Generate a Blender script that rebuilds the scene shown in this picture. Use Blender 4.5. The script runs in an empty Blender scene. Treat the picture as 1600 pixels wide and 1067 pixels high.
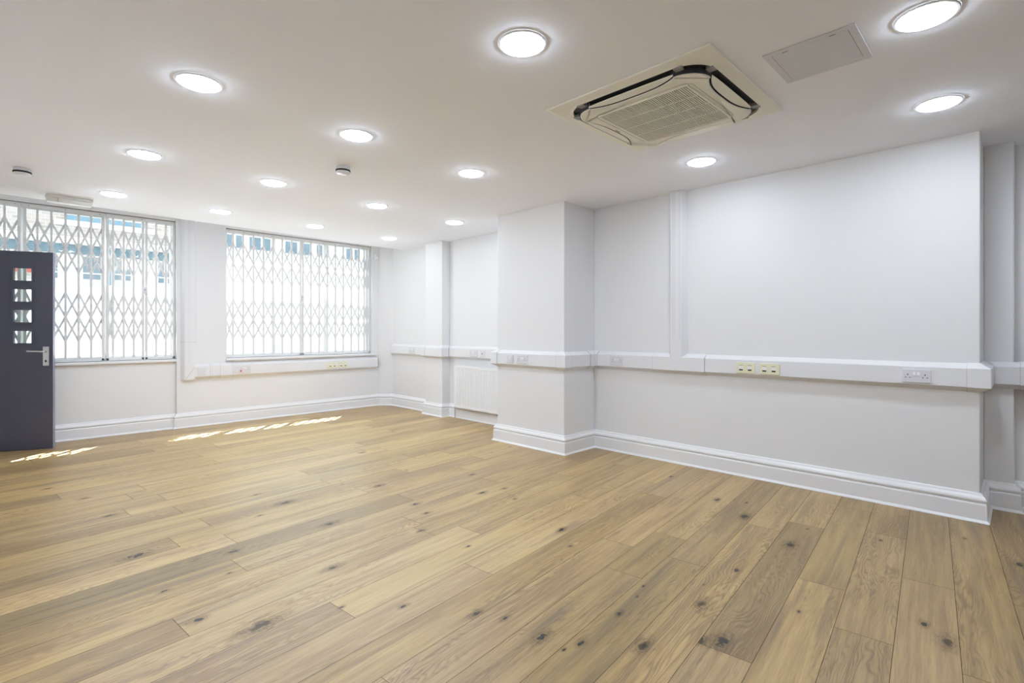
import bpy, math, random
from mathutils import Vector, Matrix
random.seed(7)
C = bpy.context.scene.collection
PI = math.pi
S = math.sqrt(.5)
H = 2.40            # ceiling height
CAM_H = 1.17

# ------------------------------------------------------------------ materials
def nt(name):
    m = bpy.data.materials.new(name); m.use_nodes = True
    n = m.node_tree; return m, n, n.nodes['Principled BSDF']

def paint(name, col, rough=.5, spec=.4, bump=0.0, bscale=60, metal=0.0, var=0.0, vscale=2.0):
    m, t, b = nt(name)
    b.inputs['Base Color'].default_value = (*col, 1); b.inputs['Roughness'].default_value = rough
    b.inputs['Specular IOR Level'].default_value = spec; b.inputs['Metallic'].default_value = metal
    if bump or var:
        tc = t.nodes.new('ShaderNodeTexCoord'); nz = t.nodes.new('ShaderNodeTexNoise')
        t.links.new(tc.outputs['Object'], nz.inputs['Vector'])
    if bump:
        nz.inputs['Scale'].default_value = bscale; nz.inputs['Detail'].default_value = 3
        bp = t.nodes.new('ShaderNodeBump'); bp.inputs['Strength'].default_value = bump; bp.inputs['Distance'].default_value = .002
        t.links.new(nz.outputs['Fac'], bp.inputs['Height']); t.links.new(bp.outputs['Normal'], b.inputs['Normal'])
    if var:
        n2 = t.nodes.new('ShaderNodeTexNoise'); n2.inputs['Scale'].default_value = vscale; n2.inputs['Detail'].default_value = 1
        t.links.new(tc.outputs['Object'], n2.inputs['Vector'])
        mx = t.nodes.new('ShaderNodeMix'); mx.data_type = 'RGBA'
        mx.inputs[6].default_value = tuple(c*(1-var) for c in col)+(1,); mx.inputs[7].default_value = tuple(min(1, c*(1+var)) for c in col)+(1,)
        t.links.new(n2.outputs['Fac'], mx.inputs[0]); t.links.new(mx.outputs[2], b.inputs['Base Color'])
    return m

M = {}
M['wall'] = paint('wall_paint', (.79, .795, .81), .65, .25, var=.012, vscale=1.2)
M['ceil'] = paint('ceiling_paint', (.885, .91, .975), .8, .15, var=.01)
M['trim'] = paint('gloss_trim_paint', (.82, .825, .845), .28, .45, var=.015, vscale=6)
M['plastic'] = paint('white_trunking_plastic', (.78, .788, .815), .35, .4, var=.012, vscale=3)
M['plastic2'] = paint('white_fitting_plastic', (.70, .70, .745), .28, .5, var=.01)
M['switch'] = paint('bright_white_plastic', (.88, .88, .90), .25, .5, var=.005)
M['cream'] = paint('cream_plastic', (.80, .785, .58), .35, .4, var=.02)
M['joint'] = paint('joint_shadow_line', (.60, .60, .62), .6, .2, var=.03)
M['seam'] = paint('seam_shadow_line', (.38, .38, .40), .7, .1, var=.03)
M['black'] = paint('black_slot', (.02, .02, .022), .6, .2, var=.1)
M['slot'] = paint('dark_grey_duct', (.045, .045, .05), .5, .3, var=.1)
M['acwhite'] = paint('warm_white_plastic', (.83, .825, .745), .55, .25, var=.01)
M['acgrey'] = paint('grille_back', (.10, .098, .09), .7, .2, var=.1)
M['accorner'] = paint('grey_corner_plastic', (.30, .30, .31), .5, .3, var=.04)
M['access'] = paint('grey_hatch_metal', (.64, .645, .68), .5, .3, bump=.05, bscale=120, var=.03, vscale=8)
M['door'] = paint('slate_gloss_paint', (.058, .058, .084), .32, .45, bump=.05, bscale=40, var=.05, vscale=3)
M['dooredge'] = paint('door_edge_paint', (.22, .22, .29), .4, .4, var=.04)
M['chrome'] = paint('brushed_chrome', (.62, .62, .63), .28, .5, metal=1.0, var=.03, vscale=20)
M['grille'] = paint('white_steel_paint', (.74, .75, .745), .4, .4, var=.02, vscale=10)
M['winframe'] = paint('window_frame_paint', (.84, .85, .85), .4, .4, var=.01)
M['lamp_body'] = paint('aged_white_plastic', (.60, .59, .55), .4, .4, var=.02)
M['led_ring'] = paint('light_trim_white', (.85, .85, .88), .35, .4, var=.01)
M['radiator'] = paint('radiator_enamel', (.84, .845, .86), .35, .4, var=.008)
M['brass'] = paint('dull_brass', (.10, .09, .07), .45, .4, var=.05)
M['pipe'] = paint('grey_pipe', (.42, .42, .42), .4, .4, var=.05)
M['red'] = paint('red_plastic', (.50, .03, .05), .4, .4, var=.05)
M['beige_u'] = paint('trunk_under', (.74, .72, .68), .5, .3, var=.01)
M['fac_white'] = paint('white_render', (.85, .86, .86), .9, .1, bump=.1, bscale=30, var=.03)
M['fac_grey'] = paint('grey_shutter', (.42, .43, .46), .8, .1, var=.05)
M['fac_blue'] = paint('blue_fascia_paint', (.085, .15, .215), .6, .2, var=.15, vscale=5)
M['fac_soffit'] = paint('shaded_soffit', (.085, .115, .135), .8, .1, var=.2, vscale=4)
M['fac_window'] = paint('blue_window_glass', (.052, .082, .108), .25, .5, var=.35, vscale=3)
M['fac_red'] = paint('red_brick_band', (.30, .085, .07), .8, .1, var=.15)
M['pavement'] = paint('pavement_concrete', (.72, .71, .69), .9, .1, bump=.2, bscale=20, var=.06)

def emit(name, col, s):
    m = bpy.data.materials.new(name); m.use_nodes = True; t = m.node_tree
    b = t.nodes['Principled BSDF']; b.inputs['Base Color'].default_value = (.9, .9, .9, 1)
    b.inputs['Emission Color'].default_value = (*col, 1); b.inputs['Emission Strength'].default_value = s
    # faint prismatic dimple in the diffuser
    tc = t.nodes.new('ShaderNodeTexCoord'); v = t.nodes.new('ShaderNodeTexVoronoi'); v.inputs['Scale'].default_value = 160
    bp = t.nodes.new('ShaderNodeBump'); bp.inputs['Strength'].default_value = .05
    t.links.new(tc.outputs['Object'], v.inputs['Vector']); t.links.new(v.outputs['Distance'], bp.inputs['Height']); t.links.new(bp.outputs['Normal'], b.inputs['Normal'])
    return m
LIGHT_L = 94.0
M['led'] = emit('led_diffuser', (.875, .985, 1.15), LIGHT_L)
M['emerg'] = paint('emergency_diffuser', (.56, .55, .51), .3, .5, var=.01)

def glass(name, tint=(1, 1, 1)):
    m = bpy.data.materials.new(name); m.use_nodes = True; t = m.node_tree; t.nodes.clear()
    o = t.nodes.new('ShaderNodeOutputMaterial'); mx = t.nodes.new('ShaderNodeMixShader')
    tr = t.nodes.new('ShaderNodeBsdfTransparent'); tr.inputs[0].default_value = (*tint, 1)
    gl = t.nodes.new('ShaderNodeBsdfGlossy'); gl.inputs['Roughness'].default_value = .02
    fr = t.nodes.new('ShaderNodeFresnel'); fr.inputs['IOR'].default_value = 1.35
    t.links.new(fr.outputs[0], mx.inputs[0]); t.links.new(tr.outputs[0], mx.inputs[1]); t.links.new(gl.outputs[0], mx.inputs[2])
    t.links.new(mx.outputs[0], o.inputs[0]); return m
M['glass'] = glass('window_glass', (.97, .99, .98))
M['doorglass'] = glass('door_glass', (.80, .86, .83))

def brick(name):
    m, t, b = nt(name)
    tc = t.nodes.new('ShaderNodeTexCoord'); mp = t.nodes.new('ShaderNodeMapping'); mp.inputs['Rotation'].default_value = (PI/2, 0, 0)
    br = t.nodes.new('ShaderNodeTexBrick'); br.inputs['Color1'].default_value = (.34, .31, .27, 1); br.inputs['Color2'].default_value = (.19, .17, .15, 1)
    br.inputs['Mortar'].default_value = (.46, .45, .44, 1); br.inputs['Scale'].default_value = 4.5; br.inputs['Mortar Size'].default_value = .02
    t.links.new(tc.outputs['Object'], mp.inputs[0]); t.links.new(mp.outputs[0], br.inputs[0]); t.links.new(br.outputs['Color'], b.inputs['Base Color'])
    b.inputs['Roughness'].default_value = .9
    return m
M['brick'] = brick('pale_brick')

def wood(name):
    m, t, b = nt(name); N = t.nodes.new; L = t.links.new
    uv = N('ShaderNodeUVMap'); uv.uv_map = 'plank'
    at = N('ShaderNodeVertexColor'); at.layer_name = 'tone'
    sp = N('ShaderNodeSeparateColor'); L(at.outputs['Color'], sp.inputs[0])
    def mp(sx, sy):
        q = N('ShaderNodeMapping'); q.inputs['Scale'].default_value = (sx, sy, 1); L(uv.outputs[0], q.inputs[0]); return q
    def noise(sx, sy, det, rough=.55, dist=0):
        n = N('ShaderNodeTexNoise'); n.inputs['Scale'].default_value = 1; n.inputs['Detail'].default_value = det
        n.inputs['Roughness'].default_value = rough; n.inputs['Distortion'].default_value = dist; L(mp(sx, sy).outputs[0], n.inputs['Vector']); return n
    def mth(op, a, bb, c=None):
        q = N('ShaderNodeMath'); q.operation = op
        for i, x in enumerate((a, bb, c)):
            if x is None: continue
            if isinstance(x, (int, float)): q.inputs[i].default_value = x
            else: L(x, q.inputs[i])
        return q.outputs[0]
    fine = noise(9, 260, 4, .6).outputs['Fac']
    med = noise(1.6, 34, 4, .6, .3).outputs['Fac']
    big = noise(.9, 4.5, 2).outputs['Fac']
    warp = noise(1.3, 7.0, 3, .5, .5).outputs['Fac']
    sx = N('ShaderNodeSeparateXYZ'); L(uv.outputs[0], sx.inputs[0])
    ring = mth('SINE', mth('ADD', mth('MULTIPLY', sx.outputs[1], 430.0), mth('MULTIPLY', warp, 125.0)), 0)
    ring = mth('POWER', mth('MULTIPLY_ADD', ring, .5, .5), 2.2)         # narrow dark late-wood lines
    ringmask = N('ShaderNodeMapRange'); ringmask.inputs[1].default_value = .42; ringmask.inputs[2].default_value = .62
    L(noise(.7, 2.5, 1).outputs['Fac'], ringmask.inputs[0])
    ring = mth('MULTIPLY', ring, ringmask.outputs[0])
    cr = N('ShaderNodeValToRGB'); e = cr.color_ramp.elements
    e[0].position = .30; e[0].color = (.248, .159, .067, 1); e[1].position = .72; e[1].color = (.522, .374, .168, 1)
    x = cr.color_ramp.elements.new(.5); x.color = (.40, .273, .118, 1)
    f = mth('ADD', mth('MULTIPLY', med, .62), mth('MULTIPLY', big, .40))
    f = mth('SUBTRACT', f, mth('MULTIPLY', ring, .20))
    f = mth('ADD', f, mth('MULTIPLY', mth('SUBTRACT', fine, .5), .42))
    f = mth('ADD', f, mth('MULTIPLY', mth('SUBTRACT', sp.outputs[1], .5), .16))
    L(f, cr.inputs[0])
    # dark mineral streaks
    st = N('ShaderNodeMapRange'); st.inputs[1].default_value = .56; st.inputs[2].default_value = .72; L(noise(.75, 16, 3, .5, .6).outputs['Fac'], st.inputs[0])
    mx0 = N('ShaderNodeMix'); mx0.data_type = 'RGBA'; L(mth('MULTIPLY', st.outputs[0], .62), mx0.inputs[0]); L(cr.outputs[0], mx0.inputs[6]); mx0.inputs[7].default_value = (.15, .11, .075, 1)
    ml = N('ShaderNodeMix'); ml.data_type = 'RGBA'; ml.blend_type = 'MULTIPLY'; ml.inputs[0].default_value = 1
    L(mx0.outputs[2], ml.inputs[6])
    cb = N('ShaderNodeCombineColor'); tn = mth('MULTIPLY', sp.outputs[0], 2.0)
    L(tn, cb.inputs[0]); L(tn, cb.inputs[1]); L(mth('MULTIPLY', tn, mth('MULTIPLY_ADD', sp.outputs[2], .16, .92)), cb.inputs[2]); L(cb.outputs[0], ml.inputs[7])
    L(ml.outputs[2], b.inputs['Base Color'])
    rr = N('ShaderNodeMapRange'); rr.inputs[3].default_value = .30; rr.inputs[4].default_value = .46; L(med, rr.inputs[0]); L(rr.outputs[0], b.inputs['Roughness'])
    b.inputs['Specular IOR Level'].default_value = .6
    bp = N('ShaderNodeBump'); bp.inputs['Strength'].default_value = .22; bp.inputs['Distance'].default_value = .001
    L(mth('SUBTRACT', fine, mth('MULTIPLY', ring, .3)), bp.inputs['Height']); L(bp.outputs['Normal'], b.inputs['Normal'])
    return m
M['wood'] = wood('oiled_oak_boards')

def knot(name):
    m, t, b = nt(name); N = t.nodes.new; L = t.links.new
    uv = N('ShaderNodeUVMap'); uv.uv_map = 'knot'
    at = N('ShaderNodeVertexColor'); at.layer_name = 'tone'; sp = N('ShaderNodeSeparateColor'); L(at.outputs['Color'], sp.inputs[0])
    geo = N('ShaderNodeNewGeometry')
    nz = N('ShaderNodeTexNoise'); nz.inputs['Scale'].default_value = 38; nz.inputs['Detail'].default_value = 3; L(geo.outputs['Position'], nz.inputs['Vector'])
    v = N('ShaderNodeVectorMath'); v.operation = 'LENGTH'; L(uv.outputs[0], v.inputs[0])
    def mth(op, a, bb, c=None):
        q = N('ShaderNodeMath'); q.operation = op
        for i, x in enumerate((a, bb, c)):
            if x is None: continue
            if isinstance(x, (int, float)): q.inputs[i].default_value = x
            else: L(x, q.inputs[i])
        return q.outputs[0]
    r = mth('ADD', v.outputs['Value'], mth('MULTIPLY', mth('SUBTRACT', nz.outputs['Fac'], .5), .75))
    core = N('ShaderNodeMapRange'); core.inputs[1].default_value = .14; core.inputs[2].default_value = .30; core.inputs[3].default_value = 1; core.inputs[4].default_value = 0; L(r, core.inputs[0])
    core_d = mth('MULTIPLY', core.outputs[0], mth('MULTIPLY_ADD', sp.outputs[1], .7, .3))
    halo = N('ShaderNodeMapRange'); halo.interpolation_type = 'SMOOTHSTEP'
    halo.inputs[1].default_value = .2; halo.inputs[2].default_value = .88; halo.inputs[3].default_value = 1; halo.inputs[4].default_value = 0; L(r, halo.inputs[0])
    rings = mth('MULTIPLY_ADD', mth('SINE', mth('MULTIPLY', r, 34), 0), .5, .5)
    ha = mth('MULTIPLY', halo.outputs[0], mth('MULTIPLY_ADD', rings, .30, .16))
    al = mth('MAXIMUM', core_d, ha)
    edge = N('ShaderNodeMapRange'); edge.inputs[1].default_value = .8; edge.inputs[2].default_value = 1.0; edge.inputs[3].default_value = 1; edge.inputs[4].default_value = 0; L(v.outputs['Value'], edge.inputs[0])
    al = mth('MULTIPLY', al, edge.outputs[0])
    mx = N('ShaderNodeMix'); mx.data_type = 'RGBA'; L(core.outputs[0], mx.inputs[0]); mx.inputs[6].default_value = (.17, .108, .055, 1); mx.inputs[7].default_value = (.022, .022, .026, 1)
    L(mx.outputs[2], b.inputs['Base Color']); b.inputs['Roughness'].default_value = .42
    L(al, b.inputs['Alpha'])
    return m
M['knot'] = knot('oak_knots')
M['gap'] = paint('floor_joint', (.055, .036, .018), .9, .05, var=.1)

# ------------------------------------------------------------------ mesh builder
class MB:
    def __init__(s): s.v = []; s.f = []; s.mi = []; s.cur = 0
    def add(s, vs, fs):
        o = len(s.v); s.v += [tuple(v) for v in vs]
        for f in fs: s.f.append([i+o for i in f]); s.mi.append(s.cur)
        return s
    def mat(s, i): s.cur = i; return s
    def box(s, x0, x1, y0, y1, z0, z1):
        return s.prism([(x0, y0), (x1, y0), (x1, y1), (x0, y1)], z0, z1)
    def prism(s, poly, z0, z1):
        n = len(poly)
        vs = [(x, y, z0) for x, y in poly]+[(x, y, z1) for x, y in poly]
        fs = [list(range(n))[::-1], list(range(n, 2*n))]+[[i, (i+1) % n, n+(i+1) % n, n+i] for i in range(n)]
        return s.add(vs, fs)
    def ring(s, inner, outer, z0, z1):
        n = len(inner); vs = []
        for z in (z0, z1):
            for l in (inner, outer): vs += [(x, y, z) for x, y in l]
        fs = []
        for i in range(n):
            j = (i+1) % n
            a, b_, c, d = 0, n, 2*n, 3*n
            fs += [[a+i, a+j, b_+j, b_+i], [c+i, d+i, d+j, c+j], [b_+i, b_+j, d+j, d+i], [a+j, a+i, c+i, c+j]]
        return s.add(vs, fs)
    def loft(s, loops, cap=True, closed=True):
        n = len(loops[0]); vs = [p for l in loops for p in l]; fs = []
        for k in range(len(loops)-1):
            for i in range(n if closed else n-1):
                j = (i+1) % n; fs.append([k*n+i, k*n+j, (k+1)*n+j, (k+1)*n+i])
        if cap: fs.append(list(range(n))[::-1]); fs.append([(len(loops)-1)*n+i for i in range(n)])
        return s.add(vs, fs)
    def lathe(s, prof, n=40, c=(0, 0, 0), cap=True):
        return s.loft([[(c[0]+r*math.cos(2*PI*i/n), c[1]+r*math.sin(2*PI*i/n), c[2]+z) for i in range(n)] for r, z in prof], cap)
    def tube(s, pts, r, n=10, rs=None):
        pts = [Vector(p) for p in pts]; loops = []
        for i, p in enumerate(pts):
            d = (pts[min(i+1, len(pts)-1)]-pts[max(i-1, 0)]).normalized()
            u = d.cross(Vector((0, 0, 1)) if abs(d.z) < .9 else Vector((1, 0, 0))).normalized(); w = d.cross(u)
            rr = rs[i] if rs else r
            loops.append([tuple(p+u*rr*math.cos(2*PI*k/n)+w*rr*math.sin(2*PI*k/n)) for k in range(n)])
        return s.loft(loops)
    def bar(s, a, b, w, t, side=Vector((0, 1, 0))):
        # flat bar from a to b, w wide in the a-b/side-normal plane, t thick along side
        a, b = Vector(a), Vector(b); d = (b-a).normalized(); u = d.cross(side).normalized()*w/2; q = side*t/2
        return s.loft([[tuple(p-u-q), tuple(p+u-q), tuple(p+u+q), tuple(p-u+q)] for p in (a, b)])
    def build(s, name, mats, parent=None, loc=None, off=None, bevel=0, smooth=False, seg=2):
        me = bpy.data.meshes.new(name)
        vs = s.v if off is None else [(x-off[0], y-off[1], z-off[2]) for x, y, z in s.v]
        me.from_pydata(vs, [], s.f)
        for m in (mats if isinstance(mats, (list, tuple)) else [mats]): me.materials.append(m)
        for p, i in zip(me.polygons, s.mi): p.material_index = i; p.use_smooth = smooth
        import bmesh
        bm = bmesh.new(); bm.from_mesh(me); bmesh.ops.recalc_face_normals(bm, faces=bm.faces); bm.to_mesh(me); bm.free()
        o = bpy.data.objects.new(name, me); C.objects.link(o)
        if parent: o.parent = parent
        if loc: o.location = loc
        if bevel:
            b = o.modifiers.new('b', 'BEVEL'); b.width = bevel; b.segments = seg; b.limit_method = 'ANGLE'; b.angle_limit = .6
        if smooth:
            e = o.modifiers.new('e', 'EDGE_SPLIT'); e.split_angle = math.radians(35)
        return o

def thing(name, label, cat, loc=(0, 0, 0), rotz=0, group=None):
    o = bpy.data.objects.new(name, None); C.objects.link(o); o.empty_display_size = .1
    o.location = loc; o.rotation_euler = (0, 0, rotz); o['label'] = label; o['category'] = cat
    if group: o['group'] = group
    return o
def tag(o, label, cat, group=None):
    o['label'] = label; o['category'] = cat
    if group: o['group'] = group
    return o
def struct(o): o['kind'] = 'structure'; return o
def dup(root, loc, rotz=None, label=None, group=None):
    r = root.copy(); C.objects.link(r); r.location = loc
    if rotz is not None: r.rotation_euler = (0, 0, rotz)
    if label: r['label'] = label
    if group: r['group'] = group
    for ch in list(root.children):
        c = ch.copy(); C.objects.link(c); c.parent = r
        for g in list(ch.children):
            d = g.copy(); C.objects.link(d); d.parent = c
    return r

def sweep_rings(path, prof):
    """mitred sections of prof (offset to the left of the path, z) at each point of an open path"""
    P = [Vector(p) for p in path]; out = []
    for i, p in enumerate(P):
        ns = []
        if i > 0: d = (P[i]-P[i-1]).normalized(); ns.append(Vector((-d.y, d.x)))
        if i < len(P)-1: d = (P[i+1]-P[i]).normalized(); ns.append(Vector((-d.y, d.x)))
        m = sum(ns, Vector((0, 0))); m.normalize(); k = 1/max(.2, m.dot(ns[0]))
        out.append([(p.x+m.x*o*k, p.y+m.y*o*k, z) for o, z in prof])
    return out

# ------------------------------------------------------------------ room footprint
PATH = [(4.77, -2.6), (4.77, .04), (4.65, .04), (4.65, .185), (4.25, .185), (4.25, 3.075), (3.775, 3.075), (3.775, 3.995), (4.38, 3.995),
        (4.38, 5.6), (4.25, 5.6), (4.25, 5.98), (4.38, 5.98), (4.38, 7.05), (4.22, 7.20), (2.03, 7.20), (2.03, 7.19), (1.49, 7.19), (1.49, 7.225), (-.45, 7.225), (-.45, -2.6)]
YO = 7.40           # outer face of the window wall
HD = 2.49           # window head
TOP = 2.70

# floor boards -------------------------------------------------------------
PHI = math.radians(5.6); CP, SP = math.cos(PHI), math.sin(PHI); BW = .1898; N0 = -.271
JOINTS = {25: [1.197], 23: [1.215], 21: [1.195], 19: [1.222], 17: [1.215], 15: [1.105], 13: [.728], 20: [2.14], 22: [2.168], 18: [2.198], 16: [-.70, 2.30], 14: [2.046],
          12: [2.163], 10: [1.835, 3.726], 11: [1.203, 3.1], 7: [2.253, 2.825], 6: [2.561], 8: [2.553], 9: [.60, 3.45], 3: [2.73, 4.02], 2: [2.369], 4: [1.925, 3.50], 1: [3.05], 0: [2.323], 5: [1.30, 3.30]}
TONES = {(16, 1.5): .57, (13, .3): .95, (17, .5): 1.2, (7, 2.5): .80, (5, 2.5): 1.12, (4, 2.5): .86, (15, .5): 1.0, (15, 1.8): .92, (18, 1): 1.02, (3, 2): 1.05, (3, 3.4): .88, (2, 3.4): 1.0, (1, 4): .9,
         (0, 3.5): 1.0, (6, 3.4): .88, (8, 3.4): 1.08, (9, 2): 1.0, (12, 1): 1.06, (11, 2.2): 1.03, (13, 1.5): .98, (10, 2.5): 1.02, (20, 1): .92, (24, 1): .9, (26, .5): .86, (23, .5): .98, (2, 1): .9, (1, 2): 1.02}
def clip(poly, f):
    out = []
    for i in range(len(poly)):
        a, b = poly[i], poly[(i+1) % len(poly)]; fa, fb = f(a), f(b)
        if fa >= 0: out.append(a)
        if fa*fb < 0: t = fa/(fa-fb); out.append((a[0]+(b[0]-a[0])*t, a[1]+(b[1]-a[1])*t))
    return out
def pn(p, n): return (p*CP-n*SP, p*SP+n*CP)
def build_floor():
    verts, faces, uvs, cols, kuv, mats = [], [], [], [], [], []
    g = .0009
    for k in range(-16, 43):
        n0 = N0+k*BW; js = sorted(JOINTS.get(k, []))
        if not js: js = [random.uniform(.3, 2.2)]
        while js[0] > -1.2: js.insert(0, js[0]-random.choice((1.88, 1.88, 1.5, 1.2)))
        while js[-1] < 6.4: js.append(js[-1]+random.choice((1.88, 1.88, 1.5, 1.25)))
        for a, b in zip(js[:-1], js[1:]):
            tone = max(.8, min(1.15, random.gauss(.975, .085)))
            for (kk, pp), tv in TONES.items():
                if kk == k and a <= pp < b: tone = tv
            if k <= 6: tone *= .93  # near-right rows painted darker for the weaker light there
            poly = [pn(a+g, n0+g), pn(b-g, n0+g), pn(b-g, n0+BW-g), pn(a+g, n0+BW-g)]
            for f in (lambda q: q[0]+.46, lambda q: 4.9-q[0], lambda q: q[1]+2.62, lambda q: YO-q[1]):
                if poly: poly = clip(poly, f)
            if len(poly) < 3: continue
            r1, r2, r3, r4 = random.uniform(0, 50), random.uniform(0, 50), random.random(), random.random()
            o = len(verts); verts += [(x, y, 0) for x, y in poly]; faces.append(list(range(o, o+len(poly)))); mats.append(0)
            for x, y in poly:
                p, n = x*CP+y*SP, -x*SP+y*CP
                uvs.append((p-a+r1, n-n0+r2)); cols.append((tone/2, r3, r4, 1)); kuv.append((0, 0))
    # dark bed under the joints
    o = len(verts); verts += [(-.46, -2.62, -.0025), (4.9, -2.62, -.0025), (4.9, YO, -.0025), (-.46, YO, -.0025)]; faces.append([o, o+1, o+2, o+3]); mats.append(2)
    for _ in range(4): uvs.append((0, 0)); cols.append((.5, .5, .5, 1)); kuv.append((0, 0))
    KN = [(0.41, 4.63, 1), (0.48, 4.09, 1), (0.5, 3.26, 2), (0.24, 5.11, 1), (0.87, 2.96, 1.2), (0.52, 2.73, 0.8), (1.16, 3.42, 0.8), (1.29, 3.87, 1), (1.37, 3.55, 2), (0.78, 2.71, 0.5), (0.56, 2.36, 1.2), (0.73, 2.14, 2.5), (0.39, 6.29, 1), (1.84, 3.67, 0.5), (2.02, 3.44, 1.6), (2.45, 4.49, 1.2), (2.71, 3.17, 1), (1.98, 2.9, 1.2), (1.93, 2.71, 1), (2.46, 2.76, 1.3), (2.64, 2.72, 1), (2.53, 2.5, 0.7), (1.74, 2.49, 1), (1.16, 2.41, 1.6), (2.33, 1.92, 1.2), (1.79, 2.13, 0.7), (1.21, 1.86, 0.8), (1.39, 1.6, 1.2), (1.45, 1.49, 0.8), (1.02, 2.04, 0.6), (3.64, 3.67, 0.6), (2.41, 3.66, 0.6), (3.21, 5.15, 0.6), (3.33, 3.61, 0.5), (1.41, 2.97, 1.8), (3.51, 1.5, 1.2), (3.31, 1.24, 1.8), (3.05, 0.9, 1.8), (2.54, 0.99, 0.8), (2.12, 0.97, 1.6), (1.81, 1.18, 0.8), (1.46, 1.3, 1.4), (1.69, 1.0, 1.8), (1.92, 0.8, 1.9), (1.87, 0.86, 1.2), (3.8, 2.0, 0.8), (2.19, 1.74, 0.7), (2.29, 1.04, 0.4), (2.08, 1.23, 0.4), (1.98, 1.2, 0.4), (1.54, 1.17, 0.9), (1.46, 1.19, 0.4), (3.37, 0.9, 0.5), (3.59, 1.33, 0.6), (2.35, 0.66, 0.5), (2.61, 0.28, 1), (2.52, 0.2, 1.8), (3.6, 0.01, 1.2), (3.47, 0.56, 0.6), (3.84, 0.23, 0.6)]
    faint = {(2.52, .2), (.73, 2.14), (1.37, 3.55), (2.02, 3.44), (1.16, 2.41), (1.41, 2.97), (3.05, .9), (2.12, .97), (1.69, 1.0), (2.71, 3.17), (1.93, 2.71), (1.39, 1.6)}
    z = .0004
    for i, (x, y, s) in enumerate(KN):
        p, n = x*CP+y*SP, -x*SP+y*CP
        k = math.floor((n-N0)/BW); lo, hi = N0+k*BW+g, N0+(k+1)*BW-g
        ln, wd = .070*s, .036*s
        core = .45 if (x, y) in faint else 1.0
        n_lo, n_hi = max(n-wd, lo), min(n+wd, hi)
        o = len(verts); faces.append([o, o+1, o+2, o+3]); mats.append(1)
        for pp, nn in ((p-ln, n_lo), (p+ln, n_lo), (p+ln, n_hi), (p-ln, n_hi)):
            q = pn(pp, nn); verts.append((q[0], q[1], z)); uvs.append((0, 0)); kuv.append(((pp-p)/ln, (nn-n)/wd)); cols.append((.5, core, .5, 1))
        z += .000004
    me = bpy.data.meshes.new('floor'); me.from_pydata(verts, [], faces)
    for m in ('wood', 'knot', 'gap'): me.materials.append(M[m])
    u1 = me.uv_layers.new(name='plank'); u2 = me.uv_layers.new(name='knot')
    ca = me.color_attributes.new('tone', 'FLOAT_COLOR', 'CORNER')
    u1 = me.uv_layers['plank']; u2 = me.uv_layers['knot']; ca = me.color_attributes['tone']
    for p, mi in zip(me.polygons, mats):
        p.material_index = mi
        for li in p.loop_indices:
            vi = me.loops[li].vertex_index
            u1.data[li].uv = uvs[vi]; u2.data[li].uv = kuv[vi]; ca.data[li].color = cols[vi]
    o = bpy.data.objects.new('floor', me); C.objects.link(o); struct(o)
build_floor()

# walls ---------------------------------------------------------------------
def wall(name, *polys, z1=TOP, z0=-.05):
    b = MB()
    for p in polys: b.prism(p, z0, z1)
    return struct(b.build(name, M['wall'], bevel=.006))
wall('wall_right', [(4.25, .185), (4.95, .185), (4.95, 3.075), (4.25, 3.075)])
wall('wall_pillar', [(3.775, 3.075), (4.95, 3.075), (4.95, 3.995), (3.775, 3.995)])
wall('wall_alcove', [(4.38, 3.995), (4.95, 3.995), (4.95, 5.6), (4.38, 5.6)])
wall('wall_pier', [(4.25, 5.6), (4.95, 5.6), (4.95, 5.98), (4.25, 5.98)])
wall('wall_corner', [(4.38, 5.98), (4.95, 5.98), (4.95, YO), (4.22, YO), (4.22, 7.20), (4.38, 7.05)])
wall('wall_recess', [(4.65, .04), (4.77, .04), (4.77, -2.6), (4.95, -2.6), (4.95, .185), (4.65, .185)])
wall('wall_back', [(-.6, -2.75), (4.95, -2.75), (4.95, -2.6), (-.6, -2.6)])
wall('wall_left', [(-.6, -2.6), (-.45, -2.6), (-.45, YO), (-.6, YO)])
b = MB()
b.box(-.45, 1.49, 7.225, YO, -.05, .80)                 # below the first window
b.box(1.49, 2.03, 7.19, YO, -.05, TOP)                  # pier between the windows
b.box(2.03, 4.22, 7.20, YO, -.05, .79)                  # below the second window
b.box(4.105, 4.22, 7.20, YO, .79, TOP)
b.box(2.03, 4.105, 7.20, YO, HD, TOP)
b.box(-.45, 1.49, 7.225, YO, HD, TOP)
struct(b.build('wall_window', M['wall'], bevel=.004))

# ceiling: dropped slab that stops short of the windows, higher strip beyond
b = MB()
b.prism([(-.6, -2.75), (4.95, -2.75), (4.95, 6.70), (-.6, 6.455)], H, TOP)
struct(b.build('ceiling', M['ceil']))
b = MB(); b.prism([(-.6, 6.40), (4.95, 6.40), (4.95, YO+.05), (-.6, YO+.05)], TOP, TOP+.1)
struct(b.build('ceiling_window', M['ceil']))

# skirting ------------------------------------------------------------------
SKP = [(0, 0), (.046, 0), (.046, .004), (.034, .018), (.032, .108), (.029, .114), (.0235, .118), (.0245, .123), (.031, .129), (.032, .138), (.027, .148), (.015, .160), (.010, .172), (0, .176)]
rings = sweep_rings(PATH, SKP)
def skirting(name, i0, i1):
    struct(MB().loft(rings[i0:i1+1]).build(name, M['trim']))
skirting('baseboard_recess', 0, 3); skirting('baseboard_right', 3, 5); skirting('baseboard_pillar', 5, 8)
skirting('baseboard_alcove', 8, 10); skirting('baseboard_pier', 10, 12); skirting('baseboard_corner', 12, 14)
skirting('baseboard_window', 14, 19); skirting('baseboard_left', 19, 20)

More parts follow.
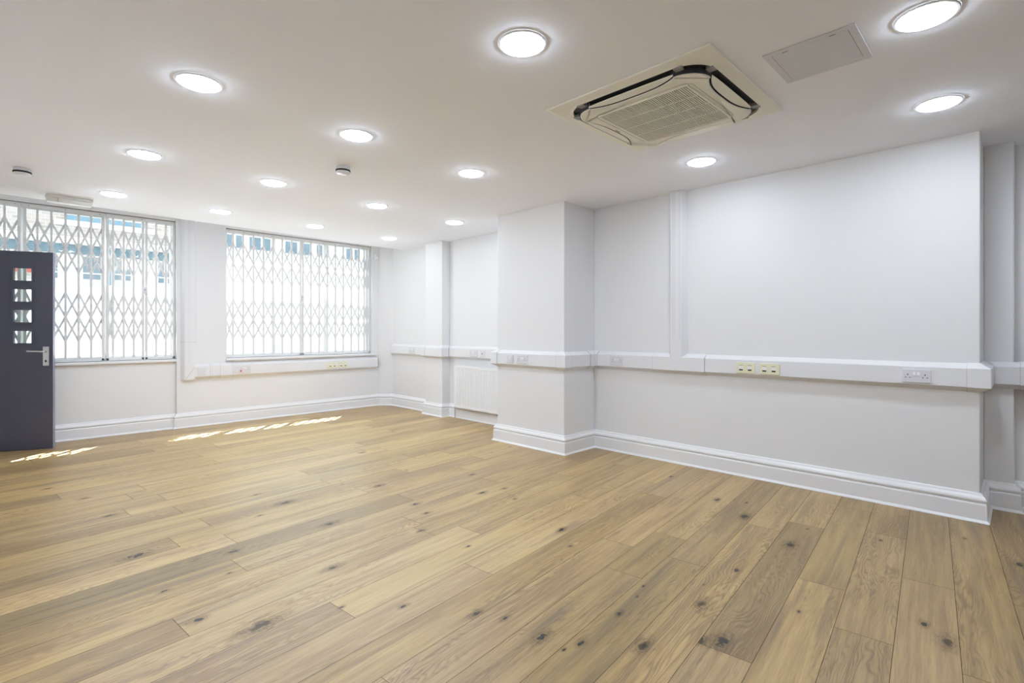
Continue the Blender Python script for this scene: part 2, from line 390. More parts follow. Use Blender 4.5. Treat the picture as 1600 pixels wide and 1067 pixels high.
# ------------------------------------------------------------------ windows
def window(name, x0, x1, sill_y, mull, yb, sill_z):
    root = bpy.data.objects.new(name, None); C.objects.link(root); root.location = ((x0+x1)/2, YO-.05, .80); struct(root)
    off = tuple(root.location)
    f = MB(); y0, y1 = YO-.085, YO-.03
    f.box(x0, x1, y0, y1, sill_z, sill_z+.05); f.box(x0, x1, y0, y1, HD-.05, HD)
    for xm in mull: f.box(xm-.024, xm+.024, y0, y1, sill_z+.05, HD-.05)
    f.box(x0, x0+.04, y0, y1, sill_z+.05, HD-.05); f.box(x1-.04, x1, y0, y1, sill_z+.05, HD-.05)
    fr = f.build('window_frame', M['winframe'], root, off=off, bevel=.004)
    xs = [x0+.04]+list(mull)+[x1-.04]
    for a, c in zip(xs[:-1], xs[1:]):
        MB().add([(a+.02, YO-.055, sill_z+.05), (c-.02, YO-.055, sill_z+.05), (c-.02, YO-.055, HD-.05), (a+.02, YO-.055, HD-.05)], [[0, 1, 2, 3]]).build('pane', M['glass'], root, off=off)
    MB().box(x0-(.0 if x0 < 0 else .005), x1+.045 if x1 > 3 else x1+.01, sill_y, YO-.03, sill_z-.03, sill_z).build('window_sill', M['trim'], root, off=off, bevel=.006)
    return root
window('window_1', -.45, 1.49, 7.19, [.149, .82], 7.225, .83)
window('window_2', 2.03, 4.105, 7.155, [2.66, 3.40], 7.20, .82)

# collapsible security grilles --------------------------------------------------
UZ = (2.32, 2.06, 1.80); LZ = (1.58, 1.32, 1.06)
GY = 7.265
def grille(name, label, xs, zb, zt, posts, lock_at=None, feet=()):
    """xs: upright centres; posts: indices that are heavier end posts; straps run between neighbouring uprights except across a meeting pair"""
    x0, x1 = xs[0], xs[-1]; base = ((x0+x1)/2, GY, zb)
    t = thing(name, label, 'security grille', base, group='folding security grilles over the windows'); L = lambda m: m
    def put(b, nm, mat=None, par=None, **k): return b.build(nm, mat or M['grille'], par or t, off=base, **k)
    tr = MB(); tr.box(x0-.012, x1+.012, GY-.022, GY-.019, zt-.045, zt); tr.box(x0-.012, x1+.012, GY+.019, GY+.022, zt-.045, zt); tr.box(x0-.012, x1+.012, GY-.022, GY+.022, zt-.003, zt)
    n = max(3, int((x1-x0)/.16))
    top = put(tr, 'top_track')
    for i in range(n):
        sc = MB(); x = x0+.03+(x1-x0-.06)*i/(n-1); sc.loft([[(x+.005*math.cos(a), yy, zt-.022+.005*math.sin(a)) for a in [k*PI/4 for k in range(8)]] for yy in (GY-.0255, GY-.022)])
        put(sc, 'fixing_screw', M['seam'], top)
    bt = MB(); bt.box(x0-.012, x1+.012, GY-.016, GY-.013, zb, zb+.03); bt.box(x0-.012, x1+.012, GY+.013, GY+.016, zb, zb+.03); bt.box(x0-.012, x1+.012, GY-.016, GY+.016, zb, zb+.004)
    put(bt, 'bottom_track')
    for i, x in enumerate(xs):
        b = MB()
        if i in posts: b.box(x-.0125, x+.0125, GY-.016, GY+.016, zb+.005, zt-.01); put(b, 'end_post', bevel=.002)
        else:
            w = .0105
            b.box(x-w, x+w, GY-.011, GY-.005, zb+.012, zt-.012); b.box(x-w, x+w, GY+.005, GY+.011, zb+.012, zt-.012)
            put(b, 'upright')
        if i in feet:
            w = MB(); w.lathe([(.017, -.006), (.019, 0), (.017, .006)], 14); w.v = [(x+a, GY-.012+c*1.0, zb+.048+d) for a, d, c in w.v]
            put(w, 'roller')
    # straps: one lattice per band and leaf
    pairs = [(i, i+1) for i in range(len(xs)-1) if xs[i+1]-xs[i] > .038]
    leaves = []; cur = []
    for i, j in pairs:
        if cur and cur[-1][1] != i: leaves.append(cur); cur = []
        cur.append((i, j))
    if cur: leaves.append(cur)
    for lf in leaves:
        for zz in (UZ, LZ):
            b = MB()
            for i, j in lf:
                for za, zc in ((zz[0], zz[1]), (zz[1], zz[2])):
                    b.bar((xs[i], GY-.002, za), (xs[j], GY-.002, zc), .021, .003)
                    b.bar((xs[i], GY+.002, zc), (xs[j], GY+.002, za), .021, .003)
            put(b, 'lattice')
    if lock_at is not None:
        b = MB(); b.box(lock_at-.024, lock_at+.024, GY-.034, GY-.012, 1.60, 1.68); lk = put(b, 'lock', M['plastic2'], bevel=.003)
        b = MB(); b.loft([[(lock_at+.008*math.cos(a), yy, 1.648+.008*math.sin(a)) for a in [k*PI/6 for k in range(12)]] for yy in (GY-.037, GY-.034)]); put(b, 'keyhole', M['seam'], lk)
        b = MB(); b.box(lock_at+.003, lock_at+.010, GY-.019, GY-.016, .93, 1.56); put(b, 'keeper_strip', M['lamp_body'])
    return t
zt1, zt2 = HD-.004, HD-.004
grille('security_grille', 'white folding lattice grille above the slate door, cut off by the edge of the view', [-.41, -.30, -.19, -.085, .023, .128], .832, zt1, (0, 5))
grille('security_grille', 'white folding lattice grille over the middle of the window beside the slate door', [.172, .266, .375, .487, .595, .700, .803], .832, zt1, (0, 6), feet=(4,))
grille('security_grille', 'white folding lattice grille with a lock, between the slate door and the wall pier', [.842, .891, .988, 1.081, 1.168, 1.202, 1.297, 1.393, 1.474], .832, zt1, (0, 4, 5, 8), lock_at=1.185, feet=(3, 6))
grille('security_grille', 'wide white folding lattice grille with a lock over the window above the trunking', [2.046, 2.131, 2.254, 2.381, 2.507, 2.63, 2.757, 2.883, 3.006, 3.040, 3.158, 3.282, 3.405, 3.53, 3.655, 3.785, 3.907, 4.000, 4.045, 4.088], .822, zt2,
       (8, 9, 19), lock_at=3.023, feet=(4, 7, 10, 13))

# ------------------------------------------------------------------ door (open, against the window)
DA = math.atan2(-.16, .374); DW = .80; DH = 1.945; DT = .044
door = bpy.data.objects.new('door_1', None); C.objects.link(door); struct(door)
door.location = (.365-DW*math.cos(DA), 6.82-DW*math.sin(DA), .004); door.rotation_euler = (0, 0, DA)   # local x runs from hinge to free edge, room face at local y = 0
door['label'] = 'dark slate flush door with four small glazed panels, open against the window'
hx0, hx1 = DW-.311, DW-.162; tops = [1.783, 1.578, 1.375, 1.171]; ph = .130
b = MB(); zs = [0.0]
b.box(0, hx0, 0, DT, 0, DH); b.box(hx1, DW-.003, 0, DT, 0, DH)
z = 0
for tp in tops[::-1]: b.box(hx0, hx1, 0, DT, z, tp-ph); z = tp
b.box(hx0, hx1, 0, DT, z, DH)
b.build('door_leaf', M['door'], door)
MB().box(DW-.003, DW, .0, DT, 0, DH).build('edge_lipping', M['dooredge'], door)
def rect(x0, x1, z0, z1): return [(x0, z0), (x1, z0), (x1, z1), (x0, z1)]
for tp in tops:
    b = MB(); b.ring(rect(hx0+.006, hx1-.006, tp-ph+.006, tp-.006), rect(hx0-.012, hx1+.012, tp-ph-.012, tp+.012), -.008, 0)
    b.v = [(x, zz, y) for x, y, zz in b.v]
    bd = b.build('glazing_bead', M['door'], door, bevel=.003)
    MB().add([(hx0, DT*.55, tp-ph), (hx1, DT*.55, tp-ph), (hx1, DT*.55, tp), (hx0, DT*.55, tp)], [[0, 1, 2, 3]]).build('pane', M['doorglass'], door)
hp = MB(); hp.box(DW-.080, DW-.030, -.007, 0, .822, 1.010)
hnd = hp.build('handle_plate', M['chrome'], door, bevel=.003)
b = MB(); b.tube([(DW-.055, -.005, .962), (DW-.055, -.045, .962), (DW-.070, -.052, .962), (DW-.12, -.054, .966), (DW-.186, -.050, .968)], .008, 10, [.009, .009, .009, .008, .0095])
b.build('door_handle', M['chrome'], hnd, smooth=True)
b = MB(); b.loft([[(DW-.055+.008*math.cos(a), yy, .868+.013*math.sin(a)) for a in [k*PI/6 for k in range(12)]] for yy in (-.010, -.006)]); b.build('keyhole', M['slot'], hnd)
for zz in (.25, 1.0, 1.7):
    b = MB(); b.tube([(-.006, -.004, zz-.05), (-.006, -.004, zz+.05)], .007, 8); b.build('hinge', M['chrome'], door)
# frame of the doorway in the left wall
b = MB(); hy = door.location.y
b.box(-.45, -.40, hy-.055, hy+.01, 0, 2.0)
struct(b.build('trim_1', M['trim'], bevel=.004))

# ------------------------------------------------------------------ trunking
ZC = .881
TPROF = [(0.0005, -.088), (.044, -.0605), (.05, -.056), (.05, -.047), (.0488, -.0465), (.0488, -.0455), (.05, -.045), (.05, .045), (.0488, .0455), (.0488, .0465), (.05, .047), (.05, .056), (.044, .0605), (.0005, .088)]
CPROF = [(0.0005, -.091), (.046, -.0635), (.053, -.058), (.053, .058), (.046, .0635), (.0005, .091)]
def prof(P, zc, k=1.0): return [(o, zc+z*k) for o, z in P]
TP = [(4.65, -2.3), (4.65, .012), (4.65, .036), (4.65, .185), (4.25, .185), (4.25, .245), (4.25, 1.90), (4.25, 2.39), (4.25, 3.0), (4.25, 3.075), (4.12, 3.075), (3.83, 3.075), (3.775, 3.075), (3.775, 3.135), (3.775, 3.95), (3.775, 3.995), (3.85, 3.995),
      (4.38, 3.995), (4.38, 5.56), (4.38, 5.6), (4.25, 5.6), (4.25, 5.64), (4.25, 5.94), (4.25, 5.98), (4.38, 5.98), (4.38, 6.06), (4.38, 7.03)]
tr_r = sweep_rings(TP, prof(TPROF, ZC)); cv_r = sweep_rings(TP, prof(CPROF, ZC))
def run(root, i0, i1, nm='channel', cover=False, rr=None):
    R_ = rr or (cv_r if cover else tr_r)
    o = MB().loft(R_[i0:i1+1]).build(nm, M['plastic'], root, off=tuple(root.location))
    if nm != 'channel':
        for ra, rb in ((R_[i0], R_[i0+1]), (R_[i1], R_[i1-1])):
            c = Vector([sum(p[k] for p in ra)/len(ra) for k in range(3)]); d = (Vector(rb[1])-Vector(ra[1])); d.normalize()
            rg = [tuple(c+(Vector(p)-c)*1.006) for p in ra]
            MB().loft([rg, [tuple(Vector(p)+d*.0035) for p in rg]]).build('cover_edge', M['joint'], o, off=tuple(root.location))
    return o
def screws(root, par, pts, nrm):
    for p in pts:
        b = MB(); d = Vector(nrm); u = Vector((0, 0, 1)).cross(d).normalized(); w = Vector((0, 0, 1))
        b.loft([[tuple(Vector(p)+d*q+(u*math.cos(k*PI/4)+w*math.sin(k*PI/4))*r_) for k in range(8)] for q, r_ in ((-.001, .006), (.0015, .006), (.0025, .003))])
        b.build('cover_screw', M['switch'], par, off=tuple(root.location))
# main wall: run + riser to the ceiling
t = thing('cable_trunking', 'white dado trunking along the long bare wall with a vertical riser to the ceiling', 'cable trunking', (4.25, 1.6, ZC-.09), group='white dado trunking along the walls')
run(t, 4, 9)
cc = run(t, 4, 5, 'corner_cover', True)
screws(t, cc, [(4.197, .232, ZC-.045), (4.197, .232, ZC+.047)], (-1, 0, 0))
tc = run(t, 6, 7, 'tee_cover', True)
screws(t, tc, [(4.197, 1.915, ZC+.048)], (-1, 0, 0))
run(t, 8, 9, 'inner_corner_cover', True)
def riser(root, cx, ya, yb, z0, z1, d=.05, wall_x=True, base=0):
    y0, y1 = ya, yb; b_ = .036
    if wall_x: P = [(base, y1), (base-d+.004, y1-b_+.004), (base-d, y1-b_-.004), (base-d, y0+b_+.004), (base-d+.004, y0+b_-.004), (base, y0)]
    else: P = [(y0, base), (y0+b_-.004, base-d+.004), (y0+b_+.004, base-d), (y1-b_-.004, base-d), (y1-b_+.004, base-d+.004), (y1, base)]
    return MB().prism(P, z0, z1).build('riser', M['plastic'], root, off=tuple(root.location))
rs = riser(t, 0, 2.076, 2.247, ZC+.05, H-.0005, base=4.2495)
b = MB(); b.prism([(4.2495, 2.250), (4.198, 2.214), (4.1975, 2.108), (4.2495, 2.072)], ZC+.05, 1.088); b.build('riser_joint', M['plastic'], rs, off=tuple(t.location))
for y in (2.128, 2.172, 2.186):
    MB().box(4.1985, 4.1998, y-.001, y+.001, 1.10, H-.001).build('riser_groove', M['joint'], rs, off=tuple(t.location))
# recess
t = thing('cable_trunking', 'short white dado trunking in the recess past the end of the long bare wall', 'cable trunking', (4.65, -1.0, ZC-.09), group='white dado trunking along the walls')
run(t, 0, 4); jc = run(t, 0, 1, 'joint_cover', True); run(t, 3, 4, 'inner_corner_cover', True)
screws(t, jc, [(4.597, -.01, ZC-.045), (4.597, -.01, ZC+.047)], (-1, 0, 0))
# pillar
t = thing('cable_trunking', 'white dado trunking wrapped round the broad wall pillar', 'cable trunking', (3.775, 3.5, ZC-.09), group='white dado trunking along the walls')
run(t, 9, 17); run(t, 11, 13, 'corner_cover', True); run(t, 14, 16, 'corner_cover', True); ic = run(t, 9, 10, 'inner_corner_cover', True)
# alcove, pier and far corner
t = thing('cable_trunking', 'white dado trunking above the radiator and round the narrow pier', 'cable trunking', (4.38, 5.6, ZC-.09), group='white dado trunking along the walls')
run(t, 17, 26); run(t, 22, 24, 'corner_cover', True); run(t, 19, 21, 'corner_cover', True); run(t, 18, 19, 'inner_corner_cover', True); run(t, 24, 25, 'inner_corner_cover', True)
MB().prism([(4.38, 7.03), (4.33, 7.03), (4.325, 7.036), (4.38, 7.036)], ZC-.088, ZC+.088).build('end_cap', M['plastic2'], t, off=tuple(t.location))
# window wall: low run with riser
ZW = .672
WP = [(4.176, 7.20), (2.30, 7.20), (2.10, 7.20), (2.03, 7.20), (2.03, 7.19), (1.95, 7.19), (1.86, 7.19), (1.66, 7.19)]
t = thing('cable_trunking', 'low white dado trunking under the window with a corner riser on the pier', 'cable trunking', (2.9, 7.19, ZW-.1), group='white dado trunking along the walls')
wr = sweep_rings(WP, prof(TPROF, ZW, 1.08)); wc = sweep_rings(WP, prof(CPROF, ZW, 1.08))
run(t, 0, 7, rr=wr); run(t, 2, 5, 'joint_cover', rr=wc); run(t, 6, 6+1, 'joint_cover', rr=[*wc[:6], wc[6], [(x, y, z) for x, y, z in sweep_rings([(1.86, 7.19), (1.835, 7.19)], prof(CPROF, ZW, 1.08))[1]]])
rw = riser(t, 0, 1.528, 1.70, ZW-.095, TOP-.001, wall_x=False, base=7.1895)
b = MB(); b.prism([(1.524, 7.1895), (1.560, 7.1375), (1.668, 7.1375), (1.704, 7.1895)], 1.03, 1.036); b.build('riser_joint', M['joint'], rw, off=tuple(t.location))
b = MB(); b.bar((1.575, 7.139, ZW-.085), (1.665, 7.139, ZW+.055), .003, .0015); b.build('mitre_line', M['seam'], rw, off=tuple(t.location))
MB().box(1.60, 1.602, 7.1385, 7.1400, .77, TOP-.002).build('riser_groove', M['joint'], rw, off=tuple(t.location))
MB().box(1.618, 1.620, 7.1385, 7.1400, .77, TOP-.002).build('riser_groove', M['joint'], rw, off=tuple(t.location))
MB().prism([(4.176, 7.20), (4.176, 7.150), (4.181, 7.149), (4.181, 7.20)], ZW-.07, ZW+.07).build('end_cap', M['slot'], t, off=tuple(t.location))

# ------------------------------------------------------------------ electrical plates (local: x right, front towards -y)
def rrect(w, h, r, n=5, cx=0, cz=0):
    out = []
    for k, (sx, sz) in enumerate(((1, 1), (-1, 1), (-1, -1), (1, -1))):
        for i in range(n+1):
            a = k*PI/2+i*PI/2/n; out.append((cx+sx*(w/2-r)+r*math.cos(a), cz+sz*(h/2-r)+r*math.sin(a)))
    return out
def plate(w, h, d, r=.005):
    lo = rrect(w, h, r); li = rrect(w-.006, h-.006, r)
    return MB().loft([[(x, 0, z) for x, z in lo], [(x, -d+.002, z) for x, z in lo], [(x, -d, z) for x, z in li]])
def slots(b, cx, d):
    b.box(cx-.0025, cx+.0025, -d-.0004, -d+.002, .004, .013)                 # earth
    for s in (-1, 1): b.box(cx+s*.011-.0035, cx+s*.011+.0035, -d-.0004, -d+.002, -.012, -.0075)
def make_socket(label, loc, rz):
    t = thing('power_socket', label, 'power socket', loc, rz, 'double power sockets on the trunking')
    plate(.146, .086, .011).build('face_plate', M['plastic2'], t)
    for cx in (-.044, .044):
        b = MB(); slots(b, cx, .011); b.build('pin_holes', M['black'], t)
    for cx in (-.0105, .0105):
        b = MB(); b.loft([[(cx+sx*.0075, y, .014+sz) for sx, sz in ((-1, -.011), (1, -.011), (1, .011), (-1, .011))] if y > -.012 else [(cx+sx*.0065, y+(.003 if sz > 0 else 0), .014+sz) for sx, sz in ((-1, -.010), (1, -.010), (1, .010), (-1, .010))] for y in (-.0105, -.0155)])
        b.build('rocker_switch', M['switch'], t, bevel=.0008)
    for cx in (-.06, .06):
        b = MB(); b.loft([[(cx+.0028*math.cos(k*PI/4), y, .0+.0028*math.sin(k*PI/4)) for k in range(8)] for y in (-.0105, -.0116)]); b.build('plate_screw', M['chrome'], t)
    return t
RX = -PI/2
G = .0003
s0 = make_socket('white double power socket on the long wall trunking near its free end', (4.20-G, .487, ZC-.003), RX)
dup(s0, (4.20-G, 2.767, ZC), RX, 'white double power socket on the long wall between the pillar and the trunking riser')
dup(s0, (3.725-G, 3.575, ZC), RX, 'white double power socket on the face of the broad pillar')
dup(s0, (4.33-G, 5.03, ZC), RX, 'white double power socket on the trunking above the radiator')
dup(s0, (4.33-G, 6.43, ZC), RX, 'white double power socket between the narrow pier and the window corner')
s5 = dup(s0, (2.236, 7.15-G, ZW+.003), 0, 'white double power socket under the window with a red neon switch')
b = MB(); b.box(-.055, -.041, -.0165, -.011, -.033, -.010); b.build('red_switch', M['red'], s5, bevel=.001)
def make_data(label, loc, rz):
    t = thing('data_outlet', label, 'data outlet', loc, rz, 'cream twin data outlets')
    plate(.146, .086, .009).build('face_plate', M['cream'], t)
    for i, cx in enumerate((-.034, .034)):
        b = MB(); b.box(cx-.020, cx+.020, -.0115, -.0085, -.024, .030); md = b.build('data_module', M['cream'], t, bevel=.0008)
        b = MB(); b.box(cx-.017, cx+.017, -.0135, -.011, -.008, .012); b.build('shutter', M['switch'], md, bevel=.0008)
        b = MB(); b.box(cx-.014, cx+.014, -.0120, -.0105, -.021, -.011); b.build('jack_opening', M['black'], md)
        b = MB(); b.box(cx-.014, cx+.014, -.0120, -.011, .019, .023); b.build('port_label', M['seam'], md)
    return t
d0 = make_data('cream twin data outlet on the long wall, the one beside the trunking tee', (4.20-G, 1.562, ZC-.006), RX)
dup(d0, (4.20-G, 1.385, ZC-.006), RX, 'cream twin data outlet on the long wall, second from the trunking tee')
dup(d0, (3.426, 7.15-G, ZW), 0, 'cream twin data outlet under the window, the one towards the slate door')
dup(d0, (3.596, 7.15-G, ZW), 0, 'cream twin data outlet under the window, the one towards the room corner')
t = thing('light_switch', 'white single rocker switch plate on the pillar trunking', 'switch', (3.725-G, 3.748, ZC), RX)
plate(.086, .086, .010).build('face_plate', M['plastic2'], t)
b = MB(); b.loft([[(x*1.0, -.0095, z) for x, z in rrect(.034, .034, .004)], [(x, -.014-(.006 if z > 0 else 0), z) for x, z in rrect(.030, .030, .004)]]); b.build('rocker', M['switch'], t)
t = thing('telephone_outlet', 'white single outlet plate beside the double socket above the radiator', 'outlet plate', (4.33-G, 4.855, ZC), RX)
plate(.086, .086, .009).build('face_plate', M['plastic2'], t)
MB().box(-.012, .012, -.0105, -.0085, -.012, .010).build('jack', M['seam'], t)
t = thing('blank_plate', 'white blank cover plate on the low trunking beside the red switch', 'cover plate', (2.109, 7.15-G, ZW+.002), 0)
plate(.086, .086, .007).build('face_plate', M['plastic2'], t)
for cx in (-.03, .03):
    b = MB(); b.loft([[(cx+.003*math.cos(k*PI/4), y, .003*math.sin(k*PI/4)) for k in range(8)] for y in (-.0065, -.0078)]); b.build('plate_screw', M['chrome'], t)
t = thing('blank_plate', 'white blank cover plate on the low trunking next to the corner riser', 'cover plate', (1.745, 7.14-G, ZW), 0)
plate(.095, .086, .006).build('face_plate', M['plastic2'], t)
for cx in (-.036, .036):
    b = MB(); b.loft([[(cx+.003*math.cos(k*PI/4), y, .003*math.sin(k*PI/4)) for k in range(8)] for y in (-.0055, -.0068)]); b.build('plate_screw', M['chrome'], t)

# ------------------------------------------------------------------ radiator
ry0, ry1, rz0, rz1, rx0, rx1 = 4.15, 5.385, .150, .705, 4.285, 4.345
t = thing('radiator', 'white ribbed panel radiator on the wall beneath the alcove trunking', 'radiator', (4.31, (ry0+ry1)/2, 0)); off = tuple(t.location)
prf = []; n = int((ry1-ry0-.06)/.0333)
pts = [(rx1-.035, ry0), (rx0+.004, ry0), (rx0, ry0+.006)]
for i in range(n):
    y = ry0+.03+i*.0333; pts += [(rx0, y), (rx0+.008, y+.006), (rx0+.008, y+.014), (rx0, y+.020)]
pts += [(rx0, ry1-.006), (rx0+.004, ry1), (rx1-.035, ry1)]
b = MB(); b.loft([[(x, y, z) for x, y in pts] for z in (rz0+.03, rz1-.03)]); 
b.build('front_panel', M['radiator'], t, off=off)
b = MB(); b.box(rx0-.001, rx1, ry0, ry1, rz1-.031, rz1); b.build('top_cover', M['radiator'], t, off=off, bevel=.004)
b = MB(); b.box(rx0-.001, rx1-.03, ry0, ry1, rz0, rz0+.031); b.build('bottom_rail', M['radiator'], t, off=off, bevel=.004)
b = MB(); b.box(rx1-.035, rx1, ry1-.006, ry1, rz0+.02, rz1-.03); b.box(rx1-.035, rx1, ry0, ry0+.006, rz0+.02, rz1-.03); b.build('side_cover', M['radiator'], t, off=off)
for y in (ry0+.2, ry1-.2): MB().box(rx1, 4.38, y-.015, y+.015, .25, .62).build('bracket', M['radiator'], t, off=off)
b = MB(); b.tube([(4.325, ry1-.01, .185), (4.325, ry1+.028, .185), (4.325, ry1+.028, .215)], .010, 10); vv = b.build('valve', M['brass'], t, off=off, smooth=True)
b = MB(); b.lathe([(.016, 0), (.018, .01), (.017, .042), (.012, .048)], 14, (4.325, ry1+.028, .212)); b.build('valve_cap', M['switch'], vv, off=off, smooth=True)
b = MB(); b.tube([(4.325, ry1+.028, .185), (4.325, ry1+.028, .0)], .0075, 10); b.build('pipe', M['pipe'], t, off=off, smooth=True)

# ------------------------------------------------------------------ recessed ceiling lights (local z = 0 at the ceiling plane)
t0 = thing('ceiling_light', '', 'ceiling light', (1.577, 1.515, H), group='round recessed ceiling lights')
MB().lathe([(.104, -.0002), (.104, -.003), (.101, -.006), (.094, -.007), (.0915, -.005), (.0905, -.0015)], 48, cap=False).build('trim_ring', M['led_ring'], t0, smooth=True)
MB().lathe([(.0915, -.0030), (.0903, -.0082), (.082, -.0125), (.060, -.0160), (.030, -.0175), (.0001, -.0180)], 48).build('diffuser', M['led'], t0)
LL = [((1.577, 1.515), 'round recessed ceiling light beside the air conditioner, in open ceiling'),
      ((2.554, .267), 'round recessed ceiling light just past the grey ceiling hatch, away from the windows'),
      ((3.580, .322), 'round recessed ceiling light near the free end of the long bare wall'),
      ((3.591, 1.648), 'round recessed ceiling light between the air conditioner and the long bare wall'),
      ((.693, 2.885), 'round recessed ceiling light third from the window in the row nearest the door'),
      ((1.577, 2.959), 'round recessed ceiling light just before the smoke detector in mid ceiling'),
      ((.706, 4.323), 'round recessed ceiling light second from the window in the row nearest the door'),
      ((1.593, 4.390), 'round recessed ceiling light just beyond the mid-ceiling smoke detector, towards the window pier'),
      ((2.585, 3.035), 'round recessed ceiling light third from the window, level with the broad pillar face'),
      ((.715, 5.771), 'round recessed ceiling light beside the emergency light box'),
      ((1.595, 5.828), 'round recessed ceiling light in front of the pier between the two windows'),
      ((2.605, 4.477), 'round recessed ceiling light second from the wide window, in the row ending mid window'),
      ((2.599, 5.865), 'round recessed ceiling light closest to the middle of the wide window'),
      ((3.635, 5.938), 'round recessed ceiling light in the far corner near the motion sensor'),
      ((3.622, 4.543), 'round recessed ceiling light in front of the radiator alcove')]
for i, ((x, y), lab) in enumerate(LL):
    if i == 0: t0['label'] = lab
    else: dup(t0, (x, y, H), None, lab)

# smoke detectors --------------------------------------------------------------
t1 = thing('smoke_detector', 'white smoke detector with a black band on the ceiling near the slate door', 'smoke detector', (.112, 5.36, H), group='ceiling smoke detectors')
MB().lathe([(.050, -.0002), (.052, -.006), (.051, -.024)], 32).build('base', M['plastic2'], t1, smooth=True)
MB().lathe([(.0535, -.024), (.054, -.026), (.054, -.034), (.0525, -.036)], 32).build('sensor_band', M['black'], t1, smooth=True)
MB().lathe([(.051, -.036), (.050, -.042), (.044, -.050), (.034, -.053), (.001, -.054)], 32).build('cap', M['plastic2'], t1, smooth=True)
dup(t1, (1.815, 3.61, H), None, 'white smoke detector with a black band in the middle of the ceiling')

# emergency light ----------------------------------------------------------------
t = thing('emergency_light', 'white rectangular emergency light box on the ceiling in front of the window', 'emergency light', (.446, 6.225, H), math.radians(2.5))
MB().box(-.166, .166, -.045, .045, -.022, 0).build('base', M['lamp_body'], t, bevel=.004)
b = MB(); b.loft([[(x*.985, y*.98, -.022) for x, y in ((-.165, -.045), (.165, -.045), (.165, .045), (-.165, .045))], [(x*.96, y*.82, -.062) for x, y in ((-.165, -.045), (.165, -.045), (.165, .045), (-.165, .045))]])
b.build('diffuser', M['emerg'], t, bevel=.005)
MB().box(-.085, -.083, -.047, -.040, -.06, -.022).build('diffuser_joint', M['seam'], t)
# PIR ------------------------------------------------------------------------------
t = thing('motion_sensor', 'small white motion sensor high on the wall beside the wide window', 'motion sensor', (4.168, 7.1995, 2.33))
b = MB(); b.loft([[(x, 0, z) for x, z in rrect(.056, .098, .012)], [(x, -.022, z) for x, z in rrect(.056, .098, .012)], [(x*.8, -.040, z*.84) for x, z in rrect(.056, .098, .012)]]); b.build('housing', M['plastic2'], t, smooth=True)
b = MB(); b.loft([[(x, -.039, z-.012) for x, z in rrect(.034, .034, .008)], [(x*.7, -.046, z*.8-.012) for x, z in rrect(.034, .034, .008)]]); b.build('lens', M['switch'], t, smooth=True)

# ------------------------------------------------------------------ air conditioner cassette (local z = 0 at the ceiling)
AC = (2.603, 1.405)
t = thing('air_conditioner', 'square white cassette air conditioner with a slatted intake set in the ceiling', 'air conditioner', (*AC, H))
def rsq(h, r, n=14): return rrect(2*h, 2*h, r, n)
b = MB(); n4 = 15*4
fo = rsq(.463, .004); fi = rsq(.402, .15)
b.loft([[(x, y, -.0004) for x, y in fo], [(x, y, -.006) for x, y in fo], [(x*.985, y*.985, -.009) for x, y in fo], [(x*1.035, y*1.035, -.0125) for x, y in fi], [(x, y, -.016) for x, y in fi], [(x*.995, y*.995, -.0005) for x, y in fi]], cap=False)
b.build('surround_panel', M['acwhite'], t)
MB().prism(rsq(.405, .15), -.0030, -.0012).build('air_slot', M['slot'], t)
PH, PR, LW, LD = .367, .125, .250, .050
def notch(y, extra=0, hw=LW): return 0 if abs(y) >= hw else (LD+extra)*(1-abs(y/hw)**3.2)
side = [(PH-notch(y), y) for y in [-LW+2*LW*i/40 for i in range(41)]]
arc = [(PH-PR+PR*math.cos(a_), PH-PR+PR*math.sin(a_)) for a_ in [PI/2*i/12 for i in range(13)]]
def rot4(P, k):
    ca, sa = round(math.cos(k*PI/2)), round(math.sin(k*PI/2)); return [(x*ca-y*sa, x*sa+y*ca) for x, y in P]
po = []
for k in range(4): po += rot4(side+arc, k)
b = MB(); b.loft([[(x, y, -.0035) for x, y in po], [(x, y, -.032) for x, y in po], [(x*.994, y*.994, -.037) for x, y in po], [(x*.984, y*.984, -.039) for x, y in po]])
b.build('front_panel', M['acwhite'], t)
MB().loft([[(x*1.004, y*1.004, -.0032) for x, y in po], [(x*1.004, y*1.004, -.0355) for x, y in po]], cap=False).build('panel_side', M['slot'], t)
for k in range(4):      # grey bridges between slot and panel at each corner
    for s in (-1, 1):
        b = MB(); ca, sa = math.cos(k*PI/2), math.sin(k*PI/2)
        P = [(.366, s*.275-.02), (.402, s*.280-.022), (.402, s*.280+.022), (.366, s*.275+.02)]
        b.prism([(x*ca-y*sa, x*sa+y*ca) for x, y in P], -.020, -.003); b.build('corner_bridge', M['accorner'], t)
for k in range(4):      # closed air vanes, sloping up towards the slot
    ys = [-.243+.486*i/24 for i in range(25)]
    inn = [(PH+.0085-notch(y, -.001, .2475), y) for y in ys]; out = [(PH+.010-.004*abs(y/.243)**4, y) for y in ys]
    inn = rot4(inn, k); out = rot4(out, k)
    loops = [[(*inn[i], -.0345), (*out[i], -.0300), (*out[i], -.026), (*inn[i], -.031)] for i in range(25)]
    MB().loft(loops).build('louver', M['acwhite'], t)
MB().ring(rsq(.2785, .05), rsq(.2805, .052), -.0396, -.038).build('panel_seam', M['accorner'], t)
MB().box(-.256, .256, -.256, .256, -.0398, -.0385).build('intake_recess', M['acgrey'], t)
b = MB(); n = 44
for i in range(n):
    y = -.252+.504*i/(n-1); b.box(-.256, .256, y-.0030, y+.0030, -.0445, -.0398)
for x in (-.128, 0, .128): b.box(x-.003, x+.003, -.256, .256, -.0455, -.0398)
b.ring(rect(-.256, .256, -.256, .256), rect(-.262, .262, -.262, .262), -.0445, -.0385)
b.build('intake_grille', M['acwhite'], t)
MB().box(-.022, .022, .300, .308, -.0398, -.0388).build('badge', M['accorner'], t)

